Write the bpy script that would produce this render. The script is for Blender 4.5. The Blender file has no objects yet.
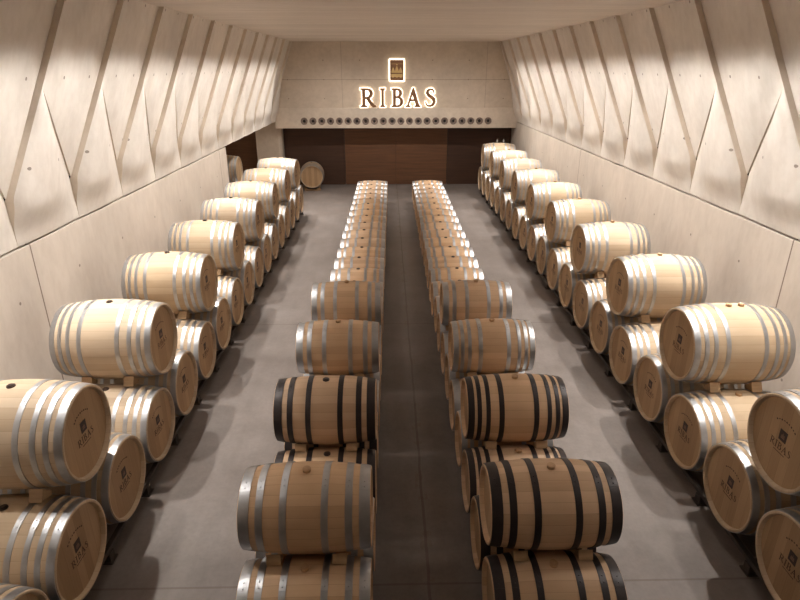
import bpy, bmesh, math, random
from mathutils import Vector, Matrix
random.seed(7)
PI = math.pi
scene = bpy.context.scene
COL = scene.collection

# ------------------------------------------------------------------ helpers
def link(name, me, parent=None, mat=None):
    o = bpy.data.objects.new(name, me)
    COL.objects.link(o)
    if parent is not None:
        o.parent = parent
    if mat is not None and me is not None and len(me.materials) == 0:
        me.materials.append(mat)
    return o

def to_mesh(name, bm, mat=None):
    me = bpy.data.meshes.new(name)
    bm.normal_update()
    bm.to_mesh(me)
    bm.free()
    if mat is not None:
        me.materials.append(mat)
    return me

def tag(o, label=None, cat=None, group=None, kind=None):
    if label: o['label'] = label
    if cat: o['category'] = cat
    if group: o['group'] = group
    if kind: o['kind'] = kind
    return o

def empty(name, loc, rz=0.0):
    o = bpy.data.objects.new(name, None)
    COL.objects.link(o)
    o.location = loc
    o.rotation_euler = (0, 0, rz)
    o.empty_display_size = 0.1
    return o

def copy_tree(o, parent=None):
    c = o.copy()
    COL.objects.link(c)
    if parent is not None:
        c.parent = parent
    for ch in list(o.children):
        copy_tree(ch, c)
    return c

def add_box(bm, x0, x1, y0, y1, z0, z1, bevel=0.0):
    r = bmesh.ops.create_cube(bm, size=1.0)
    for v in r['verts']:
        v.co = Vector(((x0 + x1) / 2 + v.co.x * (x1 - x0), (y0 + y1) / 2 + v.co.y * (y1 - y0), (z0 + z1) / 2 + v.co.z * (z1 - z0)))
    if bevel > 0:
        es = list({e for v in r['verts'] for e in v.link_edges})
        bmesh.ops.bevel(bm, geom=es, offset=bevel, segments=2, affect='EDGES', profile=0.5)

def add_cyl(bm, c, axis, r0, r1, h, seg=24):
    """closed cylinder/cone starting at c, along unit axis"""
    q = Vector((0, 0, 1)).rotation_difference(Vector(axis)).to_matrix().to_4x4()
    m = Matrix.Translation(Vector(c)) @ q @ Matrix.Translation((0, 0, h / 2))
    bmesh.ops.create_cone(bm, cap_ends=True, segments=seg, radius1=r0, radius2=r1, depth=h, matrix=m)

def lathe_x(bm, prof, seg, zc, closed=False, sharp=()):
    """rings of (x, r) turned about the X axis at height zc; sharp = ring indices with a hard edge"""
    rings = []
    for (x, r) in prof:
        rings.append([bm.verts.new((x, r * math.cos(2 * PI * k / seg), zc + r * math.sin(2 * PI * k / seg))) for k in range(seg)])
    n = len(prof)
    pairs = [(i, i + 1) for i in range(n - 1)] + ([(n - 1, 0)] if closed else [])
    for a, b in pairs:
        for k in range(seg):
            k2 = (k + 1) % seg
            f = bm.faces.new((rings[a][k], rings[b][k], rings[b][k2], rings[a][k2]))
            f.smooth = True
    for i in sharp:
        for k in range(seg):
            e = bm.edges.get((rings[i][k], rings[i][(k + 1) % seg]))
            if e: e.smooth = False
    return rings

# ------------------------------------------------------------------ materials
class NT:
    def __init__(self, name):
        self.m = bpy.data.materials.new(name)
        self.m.use_nodes = True
        self.t = self.m.node_tree
        self.n = self.t.nodes
        self.b = self.n['Principled BSDF']
    def new(self, typ, **kw):
        nd = self.n.new(typ)
        for k, v in kw.items():
            setattr(nd, k, v)
        return nd
    def l(self, a, b):
        self.t.links.new(a, b)
    def math(self, op, a, b=None, c=None, clamp=False):
        nd = self.n.new('ShaderNodeMath'); nd.operation = op; nd.use_clamp = clamp
        for i, v in enumerate((a, b, c)):
            if v is None: continue
            if isinstance(v, (int, float)): nd.inputs[i].default_value = v
            else: self.l(v, nd.inputs[i])
        return nd.outputs[0]
    def mix(self, f, a, b, blend='MIX'):
        nd = self.n.new('ShaderNodeMix'); nd.data_type = 'RGBA'; nd.blend_type = blend
        for s, v in ((nd.inputs[0], f), (nd.inputs[6], a), (nd.inputs[7], b)):
            if isinstance(v, (int, float)): s.default_value = v
            elif isinstance(v, tuple): s.default_value = (*v, 1) if len(v) == 3 else v
            else: self.l(v, s)
        return nd.outputs[2]
    def xyz(self, scale=None):
        tc = self.new('ShaderNodeTexCoord')
        sp = self.new('ShaderNodeSeparateXYZ')
        self.l(tc.outputs['Object'], sp.inputs[0])
        return tc.outputs['Object'], sp.outputs[0], sp.outputs[1], sp.outputs[2]
    def noise(self, vec, scale, detail=4.0, rough=0.6, stretch=None):
        if stretch is not None:
            mp = self.new('ShaderNodeMapping'); mp.inputs['Scale'].default_value = stretch
            self.l(vec, mp.inputs[0]); vec = mp.outputs[0]
        nd = self.new('ShaderNodeTexNoise')
        nd.inputs['Scale'].default_value = scale
        nd.inputs['Detail'].default_value = detail
        nd.inputs['Roughness'].default_value = rough
        self.l(vec, nd.inputs['Vector'])
        return nd.outputs[0]
    def ramp(self, fac, stops):
        nd = self.new('ShaderNodeValToRGB')
        cr = nd.color_ramp
        while len(cr.elements) < len(stops): cr.elements.new(0.5)
        for e, (p, c) in zip(cr.elements, stops):
            e.position = p; e.color = (*c, 1) if len(c) == 3 else c
        self.l(fac, nd.inputs[0])
        return nd.outputs[0]
    def band(self, v, period, offset, half):
        """1 inside a line of half-width `half` that repeats every `period`"""
        a = self.math('ADD', v, -offset + period / 2)
        a = self.math('MODULO', a, period)
        a = self.math('ADD', a, period)
        a = self.math('MODULO', a, period)
        a = self.math('ABSOLUTE', self.math('SUBTRACT', a, period / 2))
        return self.math('LESS_THAN', a, half)
    def bump(self, h, strength, dist=0.01):
        nd = self.new('ShaderNodeBump')
        nd.inputs['Strength'].default_value = strength
        nd.inputs['Distance'].default_value = dist
        self.l(h, nd.inputs['Height'])
        self.l(nd.outputs[0], self.b.inputs['Normal'])

def plain(name, col, rough=0.5, metal=0.0):
    t = NT(name)
    t.b.inputs['Base Color'].default_value = (*col, 1)
    t.b.inputs['Roughness'].default_value = rough
    t.b.inputs['Metallic'].default_value = metal
    return t.m

CONC = (0.75, 0.70, 0.645)
def concrete(name, base, u, v, uper, voff, vper, hole_off, joint=None, stretch=(1, 1, 1), hjoint=None, uoff=0.0, fine=0.0):
    """cast concrete: soft mottling, formwork joints and tie holes; u, v name the axes of the surface"""
    t = NT(name)
    vec, x, y, z = t.xyz()
    ax = {'x': x, 'y': y, 'z': z}
    n1 = t.noise(vec, 0.9, 5, 0.6, stretch)
    n2 = t.noise(vec, 7.0, 4, 0.65, stretch)
    d = tuple(c * 0.86 for c in base); l = tuple(min(1, c * 1.08) for c in base)
    c = t.ramp(n1, [(0.3, d), (0.7, l)])
    c2 = t.ramp(n2, [(0.32, (0.86, 0.84, 0.82)), (0.6, (1, 1, 1))])
    c = t.mix(0.6, c, c2, 'MULTIPLY')
    if fine:
        n3 = t.noise(vec, 30.0, 3, 0.6, stretch)
        c3 = t.ramp(n3, [(0.35, (0.8, 0.77, 0.74)), (0.6, (1, 1, 1))])
        c = t.mix(fine, c, c3, 'MULTIPLY')
    # tie holes
    def cell(w, per, off):
        a = t.math('ADD', w, -off + 50 * per)
        a = t.math('MODULO', a, per)
        return t.math('SUBTRACT', a, per / 2)
    if uper:
        a = cell(ax[u], uper, uoff); b = cell(ax[v], vper, voff)
        r = t.math('SQRT', t.math('ADD', t.math('MULTIPLY', a, a), t.math('MULTIPLY', b, b)))
        hole = t.math('LESS_THAN', r, 0.019)
        c = t.mix(t.math('MULTIPLY', hole, 0.7), c, (0.13, 0.09, 0.065))
    if joint:
        per, off, half, s = joint
        j = t.band(ax[u], per, off, half)
        c = t.mix(t.math('MULTIPLY', j, s), c, (0.16, 0.11, 0.08))
    if hjoint:
        per, off, half, s = hjoint
        j = t.band(ax[v], per, off, half)
        c = t.mix(t.math('MULTIPLY', j, s), c, (0.2, 0.15, 0.11))
    t.l(c, t.b.inputs['Base Color'])
    t.b.inputs['Roughness'].default_value = 0.62
    t.b.inputs['Specular IOR Level'].default_value = 0.3
    t.bump(n2, 0.12, 0.01)
    return t.m

M = {}
M['fin'] = concrete('fin_concrete', CONC, 'y', 'z', 0.69, 0.1, 0.93, 0.0, stretch=(1, 1, 0.6))
M['wall'] = concrete('wall_concrete', (0.66, 0.59, 0.52), 'y', 'z', 1.37, 0.25, 1.1, 0.0, joint=(8.2, 6.59, 0.011, 0.85), stretch=(1, 1, 0.45))
M['endwall'] = concrete('end_wall_concrete', (0.62, 0.535, 0.44), 'x', 'z', 1.33, 3.97 - 0.33, 0.66, 0.0, joint=(5.31, 3.65, 0.012, 0.3), hjoint=(5.0, 3.97, 0.012, 0.45), uoff=-1.657)
M['beam'] = concrete('beam_concrete', (0.68, 0.595, 0.50), 'x', 'z', 0, 0, 0, 0)
M['ceiling'] = concrete('ceiling_concrete', (0.72, 0.65, 0.58), 'x', 'y', 0, 0, 0, 0, stretch=(0.12, 1.6, 1), fine=0.5)

def floor_mat():
    t = NT('polished_concrete_floor')
    vec, x, y, z = t.xyz()
    n1 = t.noise(vec, 0.55, 6, 0.62)
    n2 = t.noise(vec, 2.6, 6, 0.7)
    n3 = t.noise(vec, 22, 3, 0.6)
    c = t.ramp(n1, [(0.28, (0.165, 0.138, 0.124)), (0.72, (0.258, 0.227, 0.210))])
    c = t.mix(0.55, c, t.ramp(n2, [(0.3, (0.66, 0.63, 0.61)), (0.55, (1, 1, 1)), (0.75, (1.0, 0.98, 0.96))]), 'MULTIPLY')
    c = t.mix(0.3, c, t.ramp(n3, [(0.3, (0.75, 0.74, 0.73)), (0.6, (1, 1, 1))]), 'MULTIPLY')
    # sweep marks
    sw = t.noise(vec, 1.3, 5, 0.7, (3.0, 0.5, 1))
    c = t.mix(0.35, c, t.ramp(sw, [(0.35, (0.74, 0.71, 0.69)), (0.6, (1, 1, 1))]), 'MULTIPLY')
    wob = t.math('MULTIPLY', t.math('SUBTRACT', t.noise(vec, 1.5, 2), 0.5), 0.05)
    d = t.math('ABSOLUTE', t.math('ADD', t.math('SUBTRACT', x, 0.352), wob))
    j1 = t.math('LESS_THAN', d, 0.014)
    j2 = t.band(y, 5.8, 3.93, 0.011)
    stain = t.math('MULTIPLY', t.math('LESS_THAN', d, 0.06), t.math('GREATER_THAN', n2, 0.56))
    c = t.mix(t.math('MULTIPLY', stain, 0.35), c, (0.16, 0.105, 0.07))
    c = t.mix(t.math('MULTIPLY', j1, 0.55), c, (0.09, 0.06, 0.045))
    c = t.mix(t.math('MULTIPLY', j2, 0.5), c, (0.10, 0.07, 0.055))
    t.l(c, t.b.inputs['Base Color'])
    r = t.ramp(n2, [(0.3, (0.42, 0.42, 0.42)), (0.7, (0.6, 0.6, 0.6))])
    t.l(r, t.b.inputs['Roughness'])
    t.b.inputs['Specular IOR Level'].default_value = 0.35
    t.bump(n3, 0.05, 0.005)
    return t.m
M['floor'] = floor_mat()

def oak(name, light, dark, zc, staves=28):
    """barrel staves: an own tone for each stave, thin joints, grain along the barrel"""
    t = NT(name)
    vec, x, y, z = t.xyz()
    oi = t.new('ShaderNodeObjectInfo')
    rnd = oi.outputs['Random']
    zz = t.math('SUBTRACT', z, zc)
    ang = t.math('ARCTAN2', zz, y)
    s = t.math('MULTIPLY', t.math('ADD', ang, PI), staves / (2 * PI))
    idx = t.math('FLOOR', s)
    fr = t.math('FRACT', s)
    wn = t.new('ShaderNodeTexWhiteNoise'); wn.noise_dimensions = '2D'
    cmb = t.new('ShaderNodeCombineXYZ')
    t.l(idx, cmb.inputs[0]); t.l(t.math('MULTIPLY', rnd, 91.0), cmb.inputs[1])
    t.l(cmb.outputs[0], wn.inputs['Vector'])
    # grain, shifted per barrel
    sh = t.new('ShaderNodeVectorMath'); sh.operation = 'ADD'
    cs = t.new('ShaderNodeCombineXYZ'); t.l(t.math('MULTIPLY', rnd, 40.0), cs.inputs[0]); t.l(idx, cs.inputs[1])
    t.l(vec, sh.inputs[0]); t.l(cs.outputs[0], sh.inputs[1])
    g = t.noise(sh.outputs[0], 5.0, 5, 0.65, (0.8, 9, 9))
    blot = t.noise(sh.outputs[0], 1.8, 3, 0.6)
    f = t.math('ADD', t.math('MULTIPLY', wn.outputs[0], 0.6), t.math('MULTIPLY', g, 0.4))
    c = t.ramp(f, [(0.15, dark), (0.75, light)])
    c = t.mix(0.35, c, t.ramp(blot, [(0.3, (0.86, 0.80, 0.74)), (0.65, (1, 1, 1))]), 'MULTIPLY')
    edge = t.math('MINIMUM', fr, t.math('SUBTRACT', 1.0, fr))
    ln = t.math('LESS_THAN', edge, 0.018)
    c = t.mix(t.math('MULTIPLY', ln, 0.4), c, (0.25, 0.15, 0.08))
    hs = t.new('ShaderNodeHueSaturation')
    t.l(t.math('ADD', 0.93, t.math('MULTIPLY', rnd, 0.12)), hs.inputs['Value'])
    t.l(t.math('ADD', 0.92, t.math('MULTIPLY', t.math('FRACT', t.math('MULTIPLY', rnd, 17.3)), 0.14)), hs.inputs['Saturation'])
    t.l(c, hs.inputs['Color'])
    t.l(hs.outputs[0], t.b.inputs['Base Color'])
    t.b.inputs['Roughness'].default_value = 0.55
    t.b.inputs['Specular IOR Level'].default_value = 0.3
    t.bump(g, 0.08, 0.004)
    return t.m

def head_oak(name, light, dark):
    t = NT(name)
    vec, x, y, z = t.xyz()
    oi = t.new('ShaderNodeObjectInfo'); rnd = oi.outputs['Random']
    s = t.math('MULTIPLY', t.math('ADD', y, t.math('MULTIPLY', rnd, 3.0)), 9.5)
    idx = t.math('FLOOR', s); fr = t.math('FRACT', s)
    wn = t.new('ShaderNodeTexWhiteNoise'); wn.noise_dimensions = '2D'
    cmb = t.new('ShaderNodeCombineXYZ'); t.l(idx, cmb.inputs[0]); t.l(t.math('MULTIPLY', rnd, 57.0), cmb.inputs[1])
    t.l(cmb.outputs[0], wn.inputs['Vector'])
    sh = t.new('ShaderNodeVectorMath'); sh.operation = 'ADD'
    cs = t.new('ShaderNodeCombineXYZ'); t.l(t.math('MULTIPLY', rnd, 40.0), cs.inputs[2]); t.l(idx, cs.inputs[1])
    t.l(vec, sh.inputs[0]); t.l(cs.outputs[0], sh.inputs[1])
    g = t.noise(sh.outputs[0], 5.0, 5, 0.65, (9, 9, 0.8))
    f = t.math('ADD', t.math('MULTIPLY', wn.outputs[0], 0.45), t.math('MULTIPLY', g, 0.5))
    c = t.ramp(f, [(0.15, dark), (0.75, light)])
    ln = t.math('LESS_THAN', t.math('MINIMUM', fr, t.math('SUBTRACT', 1.0, fr)), 0.02)
    c = t.mix(t.math('MULTIPLY', ln, 0.45), c, (0.22, 0.13, 0.07))
    t.l(c, t.b.inputs['Base Color'])
    t.b.inputs['Roughness'].default_value = 0.6
    t.b.inputs['Specular IOR Level'].default_value = 0.25
    return t.m

def wood(name, light, dark, stretch, scale=3.0, rough=0.5):
    t = NT(name)
    vec, x, y, z = t.xyz()
    g = t.noise(vec, scale, 6, 0.65, stretch)
    c = t.ramp(g, [(0.3, dark), (0.7, light)])
    t.l(c, t.b.inputs['Base Color'])
    t.b.inputs['Roughness'].default_value = rough
    return t.m

M['oak_large'] = oak('oak_staves_large', (0.575, 0.45, 0.315), (0.47, 0.352, 0.235), 0.465, 30)
M['oak_slim'] = oak('oak_staves_slim', (0.65, 0.452, 0.288), (0.525, 0.347, 0.21), 0.35, 26)
M['head'] = head_oak('oak_head', (0.46, 0.315, 0.185), (0.32, 0.205, 0.115))
M['chock'] = wood('chock_oak', (0.44, 0.29, 0.16), (0.32, 0.20, 0.105), (1, 8, 8), 3.0, 0.6)
M['panel'] = wood('walnut_door_panels', (0.155, 0.068, 0.028), (0.09, 0.038, 0.016), (0.35, 5, 7), 2.2, 0.65)
M['panel_dark'] = wood('dark_walnut_panels', (0.068, 0.028, 0.013), (0.038, 0.016, 0.008), (0.35, 5, 7), 2.2, 0.65)

def steel(name, base, rough, metal=1.0):
    t = NT(name)
    vec, x, y, z = t.xyz()
    n = t.noise(vec, 9, 4, 0.6)
    c = t.ramp(n, [(0.3, tuple(v * 0.82 for v in base)), (0.7, base)])
    t.l(c, t.b.inputs['Base Color'])
    r = t.ramp(n, [(0.3, (rough * 1.25,) * 3), (0.7, (rough * 0.85,) * 3)])
    t.l(r, t.b.inputs['Roughness'])
    t.b.inputs['Metallic'].default_value = metal
    return t.m
M['steel'] = steel('galvanised_hoop', (0.50, 0.505, 0.52), 0.40)
M['black_hoop'] = steel('black_hoop', (0.035, 0.026, 0.026), 0.42, 0.3)
M['rack'] = steel('dark_rack_steel', (0.10, 0.085, 0.075), 0.5, 0.6)
M['bung_dark'] = plain('dark_bung', (0.035, 0.018, 0.012), 0.4)
M['bung_wood'] = wood('bung_wood', (0.52, 0.34, 0.19), (0.38, 0.23, 0.12), (1, 1, 1), 20, 0.6)
M['glass'] = NT('glass_bung').m
M['glass'].node_tree.nodes['Principled BSDF'].inputs['Transmission Weight'].default_value = 0.7
M['glass'].node_tree.nodes['Principled BSDF'].inputs['Base Color'].default_value = (0.9, 0.9, 0.88, 1)
M['glass'].node_tree.nodes['Principled BSDF'].inputs['Roughness'].default_value = 0.1
M['brand'] = plain('branded_ink', (0.035, 0.018, 0.016), 0.6)
M['brand_soft'] = plain('branded_burn', (0.075, 0.038, 0.024), 0.7)
M['motif'] = plain('stamp_motif', (0.20, 0.12, 0.085), 0.7)
M['bronze'] = steel('sign_bronze', (0.30, 0.16, 0.085), 0.45, 0.6)
M['gold'] = plain('sign_gold', (0.66, 0.47, 0.20), 0.4, 0.4)
M['halo'] = NT('halo_glow').m  # backlight halo on the wall, put into glowing plates behind the letters
_b = M['halo'].node_tree.nodes['Principled BSDF']
_b.inputs['Base Color'].default_value = (0.9, 0.88, 0.82, 1)
_b.inputs['Emission Color'].default_value = (1.0, 0.86, 0.66, 1)
_b.inputs['Emission Strength'].default_value = 2.5
M['nozzle'] = plain('nozzle_grey', (0.27, 0.205, 0.175), 0.5, 0.2)
M['nozzle_dark'] = plain('nozzle_core', (0.018, 0.013, 0.012), 0.6)

# ------------------------------------------------------------------ the setting
XL, XR = -4.21, 4.88          # side wall faces
ZG, ZC = 2.505, 5.252          # groove height, ceiling height
ZV = 3.045                     # where the leaning fin panels start
Y0, YF, YW = -3.0, 22.7, 23.4 # back of hall, sign wall, timber wall
TOPIN = 0.74                  # how far the fins lean in at the ceiling
PITCH = 1.41
FSH = 0.68      # how far the fins rake back towards their heads
FLH = 1.15      # height of the flutes above the feet
YA = 9.22       # foot of the fourth fin

def structure(name, bm, mat):
    return tag(link(name, to_mesh(name, bm, mat)), kind='structure')

bm = bmesh.new(); add_box(bm, -7.6, XR + 0.4, Y0, YW + 0.3, -0.2, 0.0)
structure('floor', bm, M['floor'])
bm = bmesh.new(); add_box(bm, XL - 0.5, XR + 0.4, Y0, YW + 0.3, ZC, ZC + 0.25)
structure('ceiling', bm, M['ceiling'])
bm = bmesh.new(); add_box(bm, XL - 0.5, XR + 0.4, Y0 - 0.3, Y0, 0.0, ZC)
structure('wall_rear', bm, M['beam'])

def sstep(a, b, v):
    t = min(1, max(0, (v - a) / (b - a)))
    return t * t * (3 - 2 * t)

def upper_wall(name, xw, sgn, y_end):
    """folded concrete: saw-tooth bays of leaning panels that run down into bulged flutes"""
    bm = bmesh.new()
    k, nq, nr = 48, 18, 8
    zs = [ZG + (ZC - ZG) * i / k for i in range(k + 1)]
    s0, step, bulge = 0.08, 0.022, 0.165
    slope = TOPIN / (ZC - ZV)
    def yn(n, z):
        zz = max(z, ZV)
        return YA + PITCH * (n - 3) + FSH * (zz - ZV) / (ZC - ZV)
    def slab(t, z):
        """the leaning plane of a bay, stepped in by s0 at its near edge"""
        taper = 1.0 if z >= ZV else sstep(ZV - 0.42, ZV, z)
        return slope * max(0.0, z - ZV) + s0 * (1 - t) * taper
    def width(z):
        """share of the bay taken by the flute under the pointed lower edge of the slab"""
        return min(1.0, max(0.0, (ZV + FLH - z) / FLH))
    def flute(q, z):
        tz = width(z)
        fade = 1.0 if z >= ZV else 0.05 + 0.95 * sstep(ZG - 0.12, ZV, z)
        d = bulge * tz * math.sin(PI * q ** 0.62) ** 0.9 - step * q ** 3 * min(1, tz * 3)
        return slab(q * tz, z) + d * fade
    def grid(rows, smooth=True, mi=0):
        vs = [[bm.verts.new(p) for p in r] for r in rows]
        for a, b in zip(vs, vs[1:]):
            for i in range(len(a) - 1):
                co = {tuple(round(c, 5) for c in v.co) for v in (a[i], a[i + 1], b[i + 1], b[i])}
                if len(co) < 3: continue
                f = bm.faces.new((a[i], a[i + 1], b[i + 1], b[i]))
                f.smooth = smooth; f.material_index = mi
    P = lambda n, t, z, h: (xw + sgn * h, yn(n, z) + t * PITCH, z)
    for n in range(-8, 14):
        if yn(n, ZG) > y_end + 0.3: break
        fl, pn, st, eg = [], [], [], []
        for z in zs:
            tz = width(z)
            if tz > 0:
                fl.append([P(n, q / nq * tz, z, flute(q / nq, z)) for q in range(nq + 1)])
            if tz < 1:
                pn.append([P(n, tz + (1 - tz) * r / nr, z, slab(tz + (1 - tz) * r / nr, z)) for r in range(nr + 1)])
                if tz > 0: eg.append([P(n, tz, z, flute(1, z)), P(n, tz, z, slab(tz, z))])
            # step face to the next bay (it looks back to the camera end)
            a = P(n, 1, z, slab(1, z) if tz < 1 else flute(1, z))
            st.append([a, P(n + 1, 0, z, slab(0, z))])
        # close the rows where the flute starts and where the slab's point ends
        zt = ZV + FLH
        top = [P(n, 0, zt, slab(0, zt))] * (nq + 1)
        above = [z for z in zs if z > zt]
        if above:
            za = above[0]
            fl.append(top)
        zb = ZV
        tip = [P(n, 1, zb, slab(1, zb))] * (nr + 1)
        pn.insert(0, tip)
        # the slab row through the apex keeps its near edge straight
        idx = next(i for i, z in enumerate([z for z in zs if width(z) < 1]) if z > zt)
        pn.insert(idx + 1, [P(n, r / nr, zt, slab(r / nr, zt)) for r in range(nr + 1)])
        eg.insert(0, [P(n, 1, zb, slab(1, zb))] * 2)
        eg.append([P(n, 0, zt, slab(0, zt))] * 2)
        grid(fl); grid(pn, False); grid(st, False, 1); grid(eg, False, 1)
        # cut at the sign wall plane and the hall's rear
    for yc, nrm in ((y_end, (0, 1, 0)), (Y0, (0, -1, 0))):
        geom = bm.verts[:] + bm.edges[:] + bm.faces[:]
        bmesh.ops.bisect_plane(bm, geom=geom, plane_co=(0, yc, 0), plane_no=nrm, clear_outer=True)
    # soffit of the overhang and the shadow groove behind it
    add_box(bm, *sorted((xw - sgn * 0.03, xw - sgn * 0.42)), Y0, y_end, ZG + 0.002, ZG + 0.05)
    o = structure(name, bm, M['fin']); o.data.materials.append(M['beam'])
    return o

upper_wall('wall_left_upper', XL, 1, YF)
upper_wall('wall_right_upper', XR, -1, YF)

bm = bmesh.new()
add_box(bm, XL - 0.40, XL + 0.015, Y0, 15.43, 0, ZG - 0.03, 0.008)
add_box(bm, XL - 0.40, XL - 0.03, Y0, 15.40, ZG - 0.03, ZG + 0.002)
structure('wall_left', bm, M['wall'])
bm = bmesh.new()
add_box(bm, XR - 0.015, XR + 0.40, Y0, YW, 0, ZG - 0.03, 0.008)
add_box(bm, XR + 0.03, XR + 0.40, Y0, YW, ZG - 0.03, ZG + 0.002)
structure('wall_right', bm, M['wall'])

# end wall with the sign, the beam below it, the timber wall behind
bm = bmesh.new(); add_box(bm, XL - 0.5, XR + 0.4, YF, YF + 0.3, 2.75, ZC)
structure('wall_end', bm, M['endwall'])
bm = bmesh.new(); add_box(bm, XL + .01, XR, YF - 0.1, YW, 2.262, 2.983, 0.008)
structure('beam', bm, M['beam'])
bm = bmesh.new()
for (a, b) in ((-4.06, -1.70), (2.37, XR)):
    add_box(bm, a + 0.004, b - 0.004, YW, YW + 0.06, 0, 2.75, 0.004)
structure('wall_timber', bm, M['panel_dark'])
bm = bmesh.new(); add_box(bm, -7.6, -4.07, YW, YW + 0.06, 0, 2.75, 0.004)
structure('wall_timber_cellar', bm, M['panel'])
bm = bmesh.new()
add_box(bm, -1.685, 0.323, YW - 0.035, YW + 0.06, 0.012, 2.30, 0.004)
add_box(bm, 0.331, 2.353, YW - 0.035, YW + 0.06, 0.012, 2.30, 0.004)
structure('door_1', bm, M['panel'])
# concrete pier with a rounded edge beside the side cellar
bm = bmesh.new()
prof = [(-5.06, YW), (-5.06, 23.0), (-4.23, 23.0)]
for i in range(1, 9):
    a = PI / 2 * i / 8
    prof.append((-4.23 + 0.16 * math.sin(a), 23.16 - 0.16 * math.cos(a)))
prof.append((-4.07, YW))
lo = [bm.verts.new((x, y, 0)) for x, y in prof]; hi = [bm.verts.new((x, y, 2.50)) for x, y in prof]
for i in range(len(prof)):
    j = (i + 1) % len(prof)
    bm.faces.new((lo[i], lo[j], hi[j], hi[i]))
bm.faces.new(hi); bm.faces.new(lo[::-1])
bmesh.ops.recalc_face_normals(bm, faces=bm.faces[:])
structure('pillar', bm, M['beam'])
# side cellar shell
bm = bmesh.new()
add_box(bm, -7.6, -7.3, 14.6, YW, 0, 2.75)
add_box(bm, -7.6, XL - 0.4, 14.6, 15.4, 0, 2.75)
add_box(bm, -7.6, XL - 0.4, 14.6, YW, ZG + .004, 2.75)
structure('wall_cellar', bm, M['beam'])
bm = bmesh.new(); add_box(bm, -1.47, 1.83, YF - 0.012, YF, 2.987, 3.0)
structure('trim_1', bm, M['beam'])

# ------------------------------------------------------------------ barrels
def bezier(p0, p1, p2, p3, n=8):
    out = []
    for i in range(1, n + 1):
        t = i / n; u = 1 - t
        out.append((u**3 * p0[0] + 3 * u * u * t * p1[0] + 3 * u * t * t * p2[0] + t**3 * p3[0],
                    u**3 * p0[1] + 3 * u * u * t * p1[1] + 3 * u * t * t * p2[1] + t**3 * p3[1]))
    return out

def glyph(ch):
    """serif capitals, cap height 1: list of closed outlines (holes after the outer line) and the width"""
    if ch == 'I':
        return [[(0, 0), (.36, 0), (.36, .035), (.25, .075), (.25, .925), (.36, .965), (.36, 1), (0, 1), (0, .965), (.11, .925), (.11, .075), (0, .035)]], .36
    if ch == 'R':
        o = [(0, 0), (.36, 0), (.36, .035), (.25, .075), (.25, .45), (.34, .45)]
        o += bezier((.34, .45), (.46, .30), (.56, .12), (.72, 0.0), 6)
        o += [(.88, 0), (.88, .035)]
        o += bezier((.88, .035), (.74, .10), (.62, .30), (.50, .485), 6)
        o += bezier((.50, .485), (.66, .54), (.71, .64), (.70, .755), 6)
        o += bezier((.70, .755), (.69, .93), (.55, 1.0), (.36, 1.0), 7)
        o += [(0, 1), (0, .965), (.11, .925), (.11, .075), (0, .035)]
        h = [(.25, .52), (.34, .52)] + bezier((.34, .52), (.47, .53), (.545, .62), (.545, .735), 6) + bezier((.545, .735), (.545, .87), (.46, .94), (.33, .94), 6) + [(.25, .93)]
        return [o, h], .86
    if ch == 'B':
        o = [(0, 0), (.36, 0)]
        o += bezier((.36, 0), (.60, 0.0), (.735, .12), (.735, .285), 8)
        o += bezier((.735, .285), (.735, .42), (.64, .515), (.50, .54), 6)
        o += bezier((.50, .54), (.60, .58), (.655, .66), (.655, .765), 6)
        o += bezier((.655, .765), (.655, .92), (.54, 1.0), (.34, 1.0), 7)
        o += [(0, 1), (0, .965), (.11, .925), (.11, .075), (0, .035)]
        h1 = [(.25, .565), (.32, .565)] + bezier((.32, .565), (.44, .575), (.50, .65), (.50, .75), 6) + bezier((.50, .75), (.50, .88), (.43, .94), (.31, .94), 6) + [(.25, .93)]
        h2 = [(.25, .07), (.34, .06)] + bezier((.34, .06), (.49, .06), (.575, .15), (.575, .28), 6) + bezier((.575, .28), (.575, .42), (.48, .50), (.33, .50), 6) + [(.25, .50)]
        return [o, h1, h2], .74
    if ch == 'A':
        o = [(0, 0), (.28, 0), (.28, .035), (.175, .085), (.27, .33), (.575, .33), (.665, .085), (.565, .035), (.565, 0), (.93, 0), (.93, .035), (.835, .085), (.50, 1.02), (.44, 1.02), (.105, .085), (0, .035)]
        h = [(.295, .395), (.42, .73), (.55, .395)]
        return [o, h], .93
    if ch == 'S':
        sp = [(.47, .75), (.455, .87), (.38, .955), (.26, .965), (.14, .89), (.12, .76), (.20, .64), (.34, .53), (.46, .42), (.495, .28), (.44, .13), (.31, .045), (.17, .045), (.075, .13), (.045, .26)]
        wd = [.02, .035, .05, .07, .10, .125, .145, .155, .15, .13, .105, .075, .055, .04, .02]
        L, R = [], []
        for i, p in enumerate(sp):
            a = sp[max(0, i - 1)]; b = sp[min(len(sp) - 1, i + 1)]
            dx, dy = b[0] - a[0], b[1] - a[1]; d = math.hypot(dx, dy)
            nx, ny = -dy / d, dx / d
            L.append((p[0] + nx * wd[i] / 2, p[1] + ny * wd[i] / 2)); R.append((p[0] - nx * wd[i] / 2, p[1] - ny * wd[i] / 2))
        return [L + R[::-1]], .54

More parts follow.
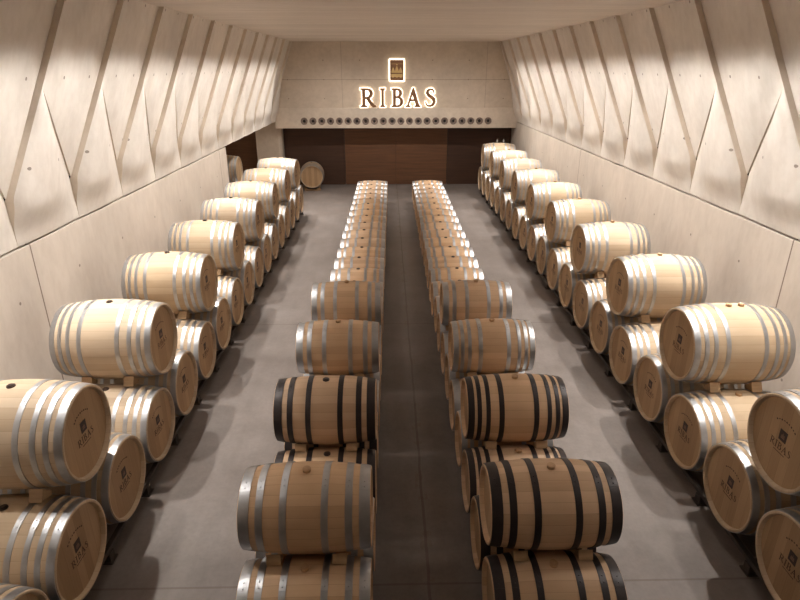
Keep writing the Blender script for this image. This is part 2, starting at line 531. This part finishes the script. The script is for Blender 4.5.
def outline_mesh(name, loops, depth, mat, grow=0.0):
    """flat outlines (XY) filled, with holes, and given a depth; grow widens them"""
    cu = bpy.data.curves.new(name, 'CURVE')
    cu.dimensions = '2D'; cu.fill_mode = 'BOTH'
    cu.extrude = depth / 2; cu.offset = grow
    for lp in loops:
        s = cu.splines.new('POLY'); s.points.add(len(lp) - 1)
        for q, p in zip(s.points, lp): q.co = (p[0], p[1], 0, 1)
        s.use_cyclic_u = True
    tmp = bpy.data.objects.new(name, cu); COL.objects.link(tmp)
    dg = bpy.context.evaluated_depsgraph_get()
    me = bpy.data.meshes.new_from_object(tmp.evaluated_get(dg))
    me.name = name
    bpy.data.objects.remove(tmp); bpy.data.curves.remove(cu)
    me.materials.clear()
    me.materials.append(mat)
    return me

def word_loops(scale, gap=0.13):
    out, x = [], 0
    for ch in 'RIBAS':
        lp, w = glyph(ch)
        out += [[((x + px) * scale, py * scale) for px, py in l] for l in lp]
        x += w + gap
    W = (x - gap) * scale
    return [[(px - W / 2, py) for px, py in l] for l in out]

def emblem_motif(s):
    """three tall cones over a wavy band, with a small sun: loops in a square of side s"""
    L = []
    for cx, h, w in ((-.24, .34, .13), (0, .44, .14), (.24, .34, .13)):
        b = -.10
        lp = [(cx - w, b), (cx + w, b)]
        lp += bezier((cx + w, b), (cx + w * .8, b + h * .45), (cx + w * .4, b + h * .8), (cx, b + h), 5)
        lp += bezier((cx, b + h), (cx - w * .4, b + h * .8), (cx - w * .8, b + h * .45), (cx - w, b), 5)[:-1]
        L.append(lp)
    band = [(-.38, -.17), (.38, -.17), (.38, -.34)]
    for i in range(1, 12):
        x = .38 - .76 * i / 12
        band.append((x, -.34 - .06 * math.sin(i / 12 * PI * 3) ** 2))
    band.append((-.38, -.34))
    L.append(band)
    L.append([(.055 * math.cos(a * PI / 6), .40 + .055 * math.sin(a * PI / 6)) for a in range(12)])
    return [[(x * s, y * s) for x, y in l] for l in L]

HEADIN = 0.038
def barrel_meshes(L, r, rh, hoops, seg=56):
    H = L / 2
    rad = lambda x: rh + (r - rh) * (1 - abs(x / H) ** 2.1)
    d = {}
    bm = bmesh.new()
    prof = [(-H + HEADIN + 0.012, rh - 0.032), (-H + 0.004, rh - 0.024), (-H, rh - 0.020), (-H, rh - 0.004), (-H + 0.004, rad(H - 0.004))]
    n = 22
    prof += [(-H + L * i / n, rad(-H + L * i / n)) for i in range(1, n)]
    prof += [(-x, q) for x, q in prof[:5][::-1]]
    lathe_x(bm, prof, seg, r, sharp=(2, 3, len(prof) - 3, len(prof) - 4))
    bmesh.ops.recalc_face_normals(bm, faces=bm.faces[:])
    d['staves'] = bm
    for sgn, key in ((1, 'head_a'), (-1, 'head_b')):
        bm = bmesh.new()
        x = sgn * (H - HEADIN)
        rr = rh - 0.030
        ring = [bm.verts.new((x, rr * math.cos(2 * PI * k / seg), r + rr * math.sin(2 * PI * k / seg))) for k in range(seg)]
        ring2 = [bm.verts.new((x - sgn * 0.018, v.co.y, v.co.z)) for v in ring]
        bm.faces.new(ring); bm.faces.new(ring2)
        for k in range(seg):
            bm.faces.new((ring[k], ring[(k + 1) % seg], ring2[(k + 1) % seg], ring2[k]))
        bmesh.ops.recalc_face_normals(bm, faces=bm.faces[:])
        d[key] = bm
    d['hoops'] = []
    for (fx, w) in hoops:
        xc = fx * L
        bm = bmesh.new()
        x0, x1 = xc - w / 2, xc + w / 2
        x0 = max(x0, -H + 0.006); x1 = min(x1, H - 0.006)
        xm = (x0 + x1) / 2
        o = 0.0045
        pr = [(x0, rad(x0) - 0.002), (x0, rad(x0) + o), (xm, rad(xm) + o + 0.0006), (x1, rad(x1) + o), (x1, rad(x1) - 0.002)]
        lathe_x(bm, pr, seg, r, sharp=(1, 3))
        # riveted lap a little in front of the top
        a0 = math.radians(100); a1 = math.radians(118)
        pts = []
        for a in [a0 + (a1 - a0) * i / 5 for i in range(6)]:
            pts.append([bm.verts.new((x, (rad(x) + q) * math.cos(a), r + (rad(x) + q) * math.sin(a))) for x, q in ((x0, o), (x0, o + .0025), (x1, o + .0025), (x1, o))])
        for i in range(5):
            for j in range(3):
                bm.faces.new((pts[i][j], pts[i + 1][j], pts[i + 1][j + 1], pts[i][j + 1]))
        bm.faces.new(pts[0]); bm.faces.new(pts[-1][::-1])
        for a in (math.radians(105), math.radians(113)):
            q = rad(xm) + o + .002
            ax = Vector((0, math.cos(a), math.sin(a)))
            add_cyl(bm, Vector((xm, 0, r)) + ax * q, ax, 0.007, 0.004, 0.005, 8)
        bmesh.ops.recalc_face_normals(bm, faces=bm.faces[:])
        d['hoops'].append(bm)
    return d

def sym(lst):
    return [(-f, w) for f, w in lst] + [(f, w) for f, w in lst[::-1]]
SIDE8 = sym([(.468, .062), (.385, .042), (.300, .042), (.185, .046)])
SLIM6 = sym([(.455, .085), (.335, .055), (.155, .052)])
SLIM8 = sym([(.465, .066), (.385, .042), (.300, .042), (.170, .050)])
SPEC = {
    'large': (1.106, .465, .410, SIDE8, 'oak_large', 'steel'),
    'slim6': (1.005, .350, .308, SLIM6, 'oak_slim', 'steel'),
    'slim8': (1.005, .350, .308, SLIM8, 'oak_slim', 'steel'),
    'slim6k': (1.005, .350, .308, SLIM6, 'oak_slim', 'black_hoop'),
    'slim8k': (1.005, .350, .308, SLIM8, 'oak_slim', 'black_hoop'),
}
def bung_mesh(kind, r):
    bm = bmesh.new()
    if kind == 'dark':
        add_cyl(bm, (0, 0, 2 * r - .004), (0, 0, 1), .036, .034, .013, 24)
        add_cyl(bm, (0, 0, 2 * r + .009), (0, 0, 1), .026, .022, .008, 24)
        return to_mesh('bung', bm, M['bung_dark'])
    if kind == 'wood':
        add_cyl(bm, (0, 0, 2 * r - .006), (0, 0, 1), .030, .034, .034, 24)
        bmesh.ops.bevel(bm, geom=[e for e in bm.edges if abs(e.verts[0].co.z - e.verts[1].co.z) < 1e-6], offset=.004, segments=2, affect='EDGES')
        return to_mesh('bung', bm, M['bung_wood'])
    add_cyl(bm, (0, 0, 2 * r - .004), (0, 0, 1), .020, .020, .05, 16)
    add_cyl(bm, (0, 0, 2 * r + .046), (0, 0, 1), .034, .030, .035, 16)
    add_cyl(bm, (0, 0, 2 * r + .081), (0, 0, 1), .012, .008, .05, 12)
    return to_mesh('bung', bm, M['glass'])

BUNG = {}
def bung_data(kind, r):
    if (kind, r) not in BUNG: BUNG[(kind, r)] = bung_mesh(kind, r)
    return BUNG[(kind, r)]

# stamp on the aisle-side head (built in XY, turned to face +X)
TURN = Matrix(((0, 0, 1), (1, 0, 0), (0, 1, 0))).to_4x4()    # x->Y, y->Z, z->X
def stamp_mesh(name, loops, mat, depth=0.0016, dx=0.0, dz=0.0, dy=0.0, r=.465):
    me = outline_mesh(name, loops, depth, mat)
    me.transform(Matrix.Translation((1.106 / 2 - HEADIN + 0.0006 + dx, dy, r + dz)) @ TURN)
    return me
SQ = [[(-.046, -.050), (.046, -.050), (.046, .050), (-.046, .050)]]
ST = {}
def stamp_data():
    if not ST:
        ST['emblem'] = stamp_mesh('emblem', SQ, M['brand'], dz=.060)
        ST['motif'] = stamp_mesh('motif', emblem_motif(.060), M['motif'], dx=.0012, dz=.058)
        ST['lettering'] = stamp_mesh('lettering', word_loops(.066), M['brand_soft'], dz=-.078)
        ST['underline'] = stamp_mesh('underline', [[(-.07, 0), (.07, 0), (.07, .006), (-.07, .006)]], M['brand_soft'], dz=-.104)
        arc = []
        for i in range(9):
            a = math.radians(122 - 8 * i); rr = .215
            c = Vector((rr * math.cos(a), rr * math.sin(a))); tx = Vector((math.sin(a), -math.cos(a))); nr = Vector((math.cos(a), math.sin(a)))
            h = .010 if i % 2 else .014
            arc.append([tuple(c + tx * u + nr * v) for u, v in ((-.009, -h / 2), (.009, -h / 2), (.006, h / 2), (-.007, h / 2))])
        ST['cooper_mark'] = stamp_mesh('cooper_mark', arc, M['brand_soft'], dz=-.02)
    return ST

PROTO = {}
def make_barrel(kind):
    L, r, rh, hoops, wm, hm = SPEC[kind]
    root = empty('wine_barrel', (0, 0, 0))
    d = barrel_meshes(L, r, rh, hoops)
    link('staves', to_mesh('staves', d['staves'], M[wm]), root)
    link('head', to_mesh('head', d['head_a'], M['head']), root)
    link('head', to_mesh('head', d['head_b'], M['head']), root)
    for bmh in d['hoops']:
        link('hoop', to_mesh('hoop', bmh, M[hm]), root)
    return root

def barrel(kind, loc, rz, bungs, label, group, stamp=False):
    """bungs: list of (kind, offset along the barrel)"""
    if kind not in PROTO:
        PROTO[kind] = make_barrel(kind)
        root = PROTO[kind]
    else:
        root = copy_tree(PROTO[kind])
        for ch in list(root.children):          # extras of the first barrel are not copied
            if ch.get('extra'):
                for g in list(ch.children): bpy.data.objects.remove(g)
                bpy.data.objects.remove(ch)
    r = SPEC[kind][1]
    root.location = loc; root.rotation_euler = (0, 0, rz)
    tag(root, label, 'barrel', group)
    for bk, off in bungs:
        b = link('bung', bung_data(bk, r), root)
        b.location = (off, 0, -abs(off) * 0.02); b['extra'] = 1
        if bk != 'dark': b['label'] = {'wood': 'pale wooden bung', 'glass': 'clear glass bung'}[bk]
    if stamp:
        S = stamp_data()
        e = link('emblem', S['emblem'], root); e['extra'] = 1; e['label'] = 'black square stamp'
        link('motif', S['motif'], e)
        w = link('lettering', S['lettering'], root); w['extra'] = 1; w['label'] = 'dark stamped letters RIBAS'
        link('underline', S['underline'], w)
        c = link('cooper_mark', S['cooper_mark'], root); c['extra'] = 1
    return root

ORD = 'first second third fourth fifth sixth seventh eighth ninth tenth eleventh twelfth thirteenth fourteenth fifteenth sixteenth seventeenth eighteenth nineteenth twentieth'.split()
def tilt(): return random.uniform(-.006, .006)

# --- chocks: wedge cut to sit in the notch between an upper barrel and the lower one in front of it
def chock_mesh(name, r, rh_up, rh_lo, p, zl, zu, w):
    bm = bmesh.new()
    lo = Vector((-p / 2, zl)); up = Vector((0, zu))
    u = (up - lo).normalized(); n = Vector((-u.y, u.x))
    mid = (lo + up) / 2
    D = (up - lo).length
    a, b = [], []
    n0, n1 = 0.045, 0.150 * r / .35 * .92
    for i in range(7):
        s = n0 + (n1 - n0) * i / 6
        hl = math.sqrt(rh_lo ** 2 - s * s); hu = math.sqrt(rh_up ** 2 - s * s)
        a.append(lo + u * (hl + .0015) + n * s)
        b.append(up - u * (hu + .0015) + n * s)
    poly = a + b[::-1]
    v0 = [bm.verts.new((-w / 2, q.x, q.y)) for q in poly]; v1 = [bm.verts.new((w / 2, q.x, q.y)) for q in poly]
    m = len(poly)
    for i in range(m):
        bm.faces.new((v0[i], v0[(i + 1) % m], v1[(i + 1) % m], v1[i]))
    bm.faces.new(v0); bm.faces.new(v1)
    bmesh.ops.recalc_face_normals(bm, faces=bm.faces[:])
    return to_mesh(name, bm, M['chock'])

def hoop_rad(kind, off):
    L, r, rh = SPEC[kind][:3]
    return rh + (r - rh) * (1 - abs(off / (L / 2)) ** 2.1)

def add_chocks(kind, x, y, p, zl, zu, offs, who, group, rz=0.0):
    for off, side in zip(offs, ('left', 'right')):
        rr = hoop_rad(kind, abs(off) - .055) + .0105
        key = ('chock', kind, abs(off))
        if key not in PROTO:
            PROTO[key] = chock_mesh('chock', SPEC[kind][1], rr, rr, p, zl, zu, .11)
        c = link('wooden_chock', PROTO[key])
        c.location = (x + off, y + off * math.sin(rz) * .5, 0); c.rotation_euler = (0, 0, rz * .5)
        tag(c, f'{side} oak chock wedged under the {who}', 'chock', group)

# --- racks
def rail_top(kind, zl, dx):
    return zl - hoop_rad(kind, dx - .025) - .0115

def rack(label, xc, dx, y0, y1, ztop, step, first, drift=0.0, yref=0.0):
    yc = (y0 + y1) / 2
    root = empty('barrel_rack', (xc + drift * (yc - yref), yc, 0), -drift)
    for s in (-1, 1):
        bm = bmesh.new(); add_box(bm, s * dx - .025, s * dx + .025, y0 - yc, y1 - yc, ztop - .05, ztop, .004)
        link('rail', to_mesh('rail', bm, M['rack']), root)
    k = 0; y = first
    bmf = bmesh.new(); add_box(bmf, -.035, .035, -.045, .045, 0, ztop - .05, .004); add_box(bmf, -.055, .055, -.065, .065, 0, .012, .003)
    foot = to_mesh('foot', bmf, M['rack'])
    bmc = bmesh.new(); add_box(bmc, -dx + .025, dx - .025, -.02, .02, ztop - .045, ztop - .008, .003)
    cross = to_mesh('crossbar', bmc, M['rack'])
    while y < y1:
        for s in (-1, 1):
            f = link('foot', foot, root); f.location = (s * dx, y - yc, 0)
        c = link('crossbar', cross, root); c.location = (0, y - yc, 0)
        y += step
    tag(root, label, 'barrel rack', 'barrel racks')

# ---- side rows of large barrels
PS = .936; ZLs = .594; ZUs = 1.459; Rl = .465
DRIFT = {'left': -.005, 'right': .006}
def side_row(name, xc0, rz, y_first, i_range, k_range, bung_up, special):
    g_u, g_l = f'large barrels of the upper tier along the {name} wall', f'large barrels of the lower tier along the {name} wall'
    for q, k in enumerate(k_range):
        y = y_first - PS / 2 + k * PS
        xc = xc0 + DRIFT[name] * (y - 6)
        b = [('dark', 0)] if name == 'left' else ([('wood', -.075), ('wood', .055)] if k == -1 else [('wood', 0)])
        barrel('large', (xc, y, ZLs - Rl), rz + tilt(), b,
               f'large steel-hooped oak barrel, lower tier along the {name} wall, {ORD[q] if q < 20 else q} from the camera' if q else
               f'large steel-hooped oak barrel, lower tier along the {name} wall, nearest the camera', g_l, stamp=True)
    for q, i in enumerate(i_range):
        y = y_first + 2 * PS * i
        xc = xc0 + DRIFT[name] * (y - 6)
        sp = special.get(i, {})
        b = sp.get('bungs', [(bung_up, 0)])
        barrel('large', (xc + sp.get('dx', 0), y, ZUs - Rl), rz + sp.get('rz', tilt()), b,
               sp.get('label') or f'large steel-hooped oak barrel, upper tier along the {name} wall, {ORD[q]} from the camera', g_u, stamp=True)
        who = f'{ORD[q]} upper barrel of the {name} wall row'
        add_chocks('large', xc, y, PS, ZLs, ZUs, (-.235, .235), who, f'oak chocks under the upper barrels of the {name} wall', math.sin(sp.get('rz', 0.0)) * math.cos(rz))

side_row('left', -3.174, 0.0, 6.144, range(-1, 7), range(-3, 14), 'dark',
         {6: dict(rz=-.07, label='large steel-hooped oak barrel at the far end of the upper tier along left wall'),
          5: dict(rz=-.03)})
side_row('right', 3.836, PI, 5.877, range(-1, 9), range(-2, 18), 'wood',
         {0: dict(bungs=[('wood', -.10), ('wood', .04)], label='large barrel with two wooden bungs in the upper tier along the right wall'),
          8: dict(rz=PI - .03, bungs=[('glass', -.07), ('glass', .16)], label='large barrel with two glass bungs at the far end of the right upper tier')})
rack('dark steel rack rails under the large barrels along the left wall', -3.174, .46, 2.6, 18.4, rail_top('large', ZLs, .46), PS, 6.144 - PS / 2 - 3 * PS + PS / 2, DRIFT['left'], 6)
rack('dark steel rack rails under the large barrels along the right wall', 3.836, .46, 3.1, 21.6, rail_top('large', ZLs, .46), PS, 5.877 - PS / 2 - 2 * PS - PS / 2 + PS, DRIFT['right'], 6)

# ---- slim barrels of the middle rows
PM = .71; ZLm = .48; ZUm = 1.12; Rs = .35
XM = {'left': -.652, 'right': 1.268}
for side in ('left', 'right'):
    xm, dm = XM[side], {'left': .0085, 'right': .004}[side]
    g_u = f'slim barrels stacked on top of the {side} middle row'
    g_l = f'slim barrels of the lower tier in the {side} middle row'
    if side == 'left':
        ups = [('slim6', 'wood', 'slim steel-hooped barrel with wooden bung on top of the left middle row, nearest the camera'),
               ('slim6k', 'dark', 'slim black-hooped barrel on top of the left middle row'),
               ('slim6', 'wood', 'slim steel-hooped barrel on top of the left middle row, behind the black-hooped one'),
               ('slim6', 'wood', 'slim steel-hooped barrel on top of the left middle row, farthest of four')]
        low = {-1: ('slim6', 'wood'), 0: ('slim6', 'dark'), 1: ('slim6k', 'dark'), 2: ('slim6k', 'dark')}
    else:
        ups = [('slim6k', 'wood', 'slim barrel with six black hoops on top of the right middle row, nearest the camera'),
               ('slim8k', 'wood', 'slim barrel with eight black hoops on top of the right middle row, second from camera'),
               ('slim8', 'wood', 'slim barrel with eight steel hoops on top of the right middle row'),
               ('slim6', 'wood', 'slim barrel with six steel hoops on top of the right middle row')]
        low = {-1: ('slim6k', 'wood'), 0: ('slim6k', 'wood'), 1: ('slim8k', 'wood'), 2: ('slim8', 'wood')}
    for i, (kind, bk, lab) in enumerate(ups):
        y = 3.70 + 2 * PM * i
        xc = xm + dm * (y - 3.7)
        barrel(kind, (xc, y, ZUm - Rs), tilt(), [(bk, 0)], lab, g_u)
        add_chocks(kind, xc, y, PM, ZLm, ZUm, (-.255, .255), f'{ORD[i]} upper barrel of the {side} middle row', f'oak chocks in the {side} middle row')
    last = 22
    for k in range(-1, last + 1):
        y = 3.70 + PM / 2 + k * PM
        xc = xm + dm * (y - 3.7)
        kind, bk = low.get(k, ('slim6', 'dark'))
        hoop = 'black-hooped' if kind.endswith('k') else 'steel-hooped'
        if k < 9:
            pos = 'nearest the camera' if k == -1 else f'{ORD[k + 1]} from the camera'
        else:
            pos = 'at the far end' if k == last else f'{ORD[last - k]} from the far end'
        barrel(kind, (xc + random.uniform(-.006, .006), y, ZLm - Rs), tilt(), [(bk, random.uniform(-.02, .02))],
               f'slim {hoop} barrel, lower tier of the {side} middle row, {pos}', g_l)
    rack(f'dark steel rack rails under the slim barrels of the {side} middle row', xm, .38, 3.70 + PM / 2 - PM - .42, 3.70 + PM / 2 + last * PM + .42, rail_top('slim6', ZLm, .38), PM, 3.70 + PM / 2 - PM - PM / 2 + .04, dm, 3.7)

# ---- lone barrel at the end wall, and the stack in the side cellar
b = barrel('large', (-2.93, 22.60, .078), PI / 2 + .10, [('dark', 0)], 'single large barrel standing alone by the dark timber wall, head towards the camera', None)
bm = bmesh.new()
for s in (-1, 1):
    add_box(bm, s * .40 - .05, s * .40 + .05, -.30, .30, 0, .045, .004)
    for e in (-1, 1):
        vs = [bm.verts.new((s * .40 + a, e * y, z)) for a in (-.05, .05) for y, z in ((.30, .045), (.12, .045), (.30, .13))]
        bm.faces.new(vs[:3]); bm.faces.new(vs[3:])
        for i in range(3):
            j = (i + 1) % 3
            bm.faces.new((vs[i], vs[j], vs[3 + j], vs[3 + i]))
bmesh.ops.recalc_face_normals(bm, faces=bm.faces[:])
c = link('barrel_cradle', to_mesh('barrel_cradle', bm, M['chock']))
c.location = (-2.93, 22.60, 0); c.rotation_euler = (0, 0, PI / 2 + .10)
tag(c, 'low wooden cradle under the single barrel by the timber wall', 'cradle')
for q, (y, z) in enumerate(((18.0, ZUs), (18.0 - PS / 2, ZLs), (18.0 + PS / 2, ZLs))):
    barrel('large', (-5.10, y, z - Rl), tilt(), [('dark', 0)],
           ('barrel on top of the stack in the dim side cellar behind the left wall', 'nearer lower barrel of the stack in the dim side cellar', 'farther lower barrel of the stack in the dim side cellar')[q], 'barrels in the side cellar')
rack('dark steel rack under the barrels in the side cellar', -5.10, .46, 17.0, 19.0, rail_top('large', ZLs, .46), PS, 17.1)

# ------------------------------------------------------------------ the sign
FACE = Matrix(((1, 0, 0), (0, 0, -1), (0, 1, 0))).to_4x4()     # XY outlines stand up and face -Y
def sign_part(name, loops, depth, mat, x, y, z, parent, grow=0.0):
    me = outline_mesh(name, loops, depth, mat, grow)
    me.transform(FACE)
    o = link(name, me, parent)
    o.location = (x, y, z)
    return o
sign = empty('wall_sign', (0, 0, 0))
tag(sign, 'backlit RIBAS sign of bronze letters and square emblem on the end wall', 'sign')
CAP = .634
for ch, x0, x1 in (('R', -.982, -.441), ('I', -.255, -.087), ('B', .165, .584), ('A', .690, 1.232), ('S', 1.399, 1.777)):
    lp, w = glyph(ch)
    sx = (x1 - x0) / w
    loops = [[(px * sx, py * CAP) for px, py in l] for l in lp]
    o = sign_part('letter', loops, .03, M['bronze'], x0, YF - .075, 3.026, sign, grow=.018)
    o['label'] = f'bronze letter {ch}'
    h = sign_part('halo_plate', [loops[0]] if ch != 'A' else loops, .02, M['halo'], 0, .030, 0, o, grow=.040)
    h['label'] = 'glowing plate standing in for the halo light'
def rrect(w, h, r):
    o = []
    for cx, cy, a0 in ((w / 2 - r, h / 2 - r, 0), (-w / 2 + r, h / 2 - r, 90), (-w / 2 + r, -h / 2 + r, 180), (w / 2 - r, -h / 2 + r, 270)):
        o += [(cx + r * math.cos(math.radians(a0 + t)), cy + r * math.sin(math.radians(a0 + t))) for t in (0, 30, 60, 90)]
    return o
em = sign_part('emblem', [rrect(.50, .70, .02) + []], .03, M['bronze'], .357, YF - .075, 4.289, sign)
em['label'] = 'bronze emblem plate with gold motif'
sign_part('halo_plate', [rrect(.585, .785, .04)], .02, M['halo'], 0, .030, 0, em)['label'] = 'glowing plate standing in for the halo light'
sign_part('motif', emblem_motif(.56), .008, M['gold'], 0, -.02, -.03, em)['label'] = 'gold trees, sun and band'
sign_part('motif_line', [[(-.22, 0), (.22, 0), (.22, .012), (-.22, .012)]], .008, M['gold'], 0, -.02, .21, em)

# ------------------------------------------------------------------ air nozzles in the beam
def nozzle():
    root = empty('air_nozzle', (0, 0, 0))
    bm = bmesh.new()
    rings = []
    for rr, y in ((.132, 0), (.132, -.018), (.118, -.026), (.10, -.022), (.075, .004), (.055, -.002), (.050, -.002)):
        rings.append([bm.verts.new((rr * math.cos(2 * PI * k / 28), y, rr * math.sin(2 * PI * k / 28))) for k in range(28)])
    for a, b2 in zip(rings, rings[1:]):
        for k in range(28):
            f = bm.faces.new((a[k], a[(k + 1) % 28], b2[(k + 1) % 28], b2[k])); f.smooth = True
    bm.faces.new(rings[0])
    bmesh.ops.recalc_face_normals(bm, faces=bm.faces[:])
    link('ring', to_mesh('ring', bm, M['nozzle']), root)
    bm = bmesh.new(); add_cyl(bm, (0, .0, 0), (0, -1, 0), .052, .046, .012, 20)
    link('core', to_mesh('core', bm, M['nozzle_dark']), root)
    return root
N0 = nozzle()
NN = 22
for i in range(NN):
    o = N0 if i == 0 else copy_tree(N0)
    o.location = (-3.113 + (3.79 + 3.113) * i / (NN - 1), YF - .1, 2.522)
    if i < 11: pos = f'{ORD[i]} from the left end' if i else 'at the left end'
    else: pos = f'{ORD[NN - 1 - i]} from the right end' if i < NN - 1 else 'at the right end'
    tag(o, f'round grey air nozzle in the concrete beam, {pos}', 'air nozzle', 'air nozzles in the beam under the sign')

# ------------------------------------------------------------------ light
def spot(x, y, z, tx, ty, tz, power, size, blend, rad, col):
    ld = bpy.data.lights.new('downlight_and_fill', 'SPOT')  # one name for the wall lamps and the added fill spots
    ld.energy = power; ld.spot_size = math.radians(size); ld.spot_blend = blend
    ld.shadow_soft_size = rad; ld.color = col
    o = bpy.data.objects.new('downlight_and_fill', ld); COL.objects.link(o)
    o.location = (x, y, z)
    o.rotation_euler = (Vector((tx, ty, tz)) - o.location).to_track_quat('-Z', 'Y').to_euler()
    return o
WARM = (1.0, 0.948, 0.89)
tn = lambda d: math.tan(math.radians(d))
P_WASH, P_EDGE, P_END_FILL, P_FILL = 410.0, 410.0, 230.0, 16.0
SLOPE = TOPIN / (ZC - ZV)
for n in range(-3, 11):
    y = YA + FSH + PITCH * (n - 3) + .10
    for xw, s in ((XL, 1), (XR, -1)):
        xe = xw + s * TOPIN
        # wall washer, aimed outwards at the folded wall
        for dy, ay in ((.10, -.08), (.86, .50)):
            spot(xe + s * 1.10, y + dy, ZC - .012, xe + s * (1.10 - tn(38) * 2.2), y + ay, ZC - 2.2, P_WASH * .54, 56, .5, .18, WARM)
        spot(xe + s * 1.20, y + .60, ZC - .012, xe + s * 1.6, y + .5, 0, P_FILL, 156, .5, .06, WARM)  # added wide fill for the middle rows and upper walls, no known lamp
        # lamp in the fold at the head of each flute, tipped towards the aisle
        if n < -1: continue
        zl = 4.80
        xl = xw + s * (SLOPE * (zl - ZV) + .09 + .08)
        yl = YA + PITCH * (n - 3) + FSH * (zl - ZV) / (ZC - ZV) + .09
        spot(xl, yl, zl, xl + s * tn(12) * zl, yl - tn(3) * zl, 0, P_EDGE * (.45 if n < 0 else 1), 58, .55, .025, WARM)
for x in (-1.6, .35, 2.3):  # added fill spots that brighten the end wall and far floor
    spot(x, 19.4, ZC - .012, x, 21.2, 0, P_END_FILL, 136, 1.0, .05, WARM)

ld = bpy.data.lights.new('cellar_lamp', 'POINT'); ld.energy = 32; ld.shadow_soft_size = .08; ld.color = (1, .8, .6)
o = bpy.data.objects.new('cellar_lamp', ld); COL.objects.link(o); o.location = (-6.4, 18.8, 2.2)

w = bpy.data.worlds.new('world'); scene.world = w
w.use_nodes = True
w.node_tree.nodes['Background'].inputs[0].default_value = (1.0, 0.9, 0.8, 1)
w.node_tree.nodes['Background'].inputs[1].default_value = 0.02

# ------------------------------------------------------------------ camera and colour
cam = bpy.data.cameras.new('camera'); co = bpy.data.objects.new('camera', cam); COL.objects.link(co)
cam.sensor_fit = 'HORIZONTAL'; cam.sensor_width = 36.0
cam.lens = 577.0 / 800 * 36.0
th = math.atan(233 / 577.0); yaw = math.atan(13 * math.cos(th) / 577.0)
co.location = (0, 0, 4.4)
co.rotation_euler = (PI / 2 - th, 0, -yaw)
cam.clip_start = 0.05; cam.clip_end = 100
scene.camera = co
vs = scene.view_settings
vs.view_transform = 'Standard'; vs.look = 'None'; vs.gamma = 1.0; vs.use_curve_mapping = False
vs.exposure = 0.25
scene.cycles.use_denoising = True
scene.cycles.max_bounces = 8
scene.cycles.diffuse_bounces = 6
scene.cycles.sample_clamp_indirect = 6.0
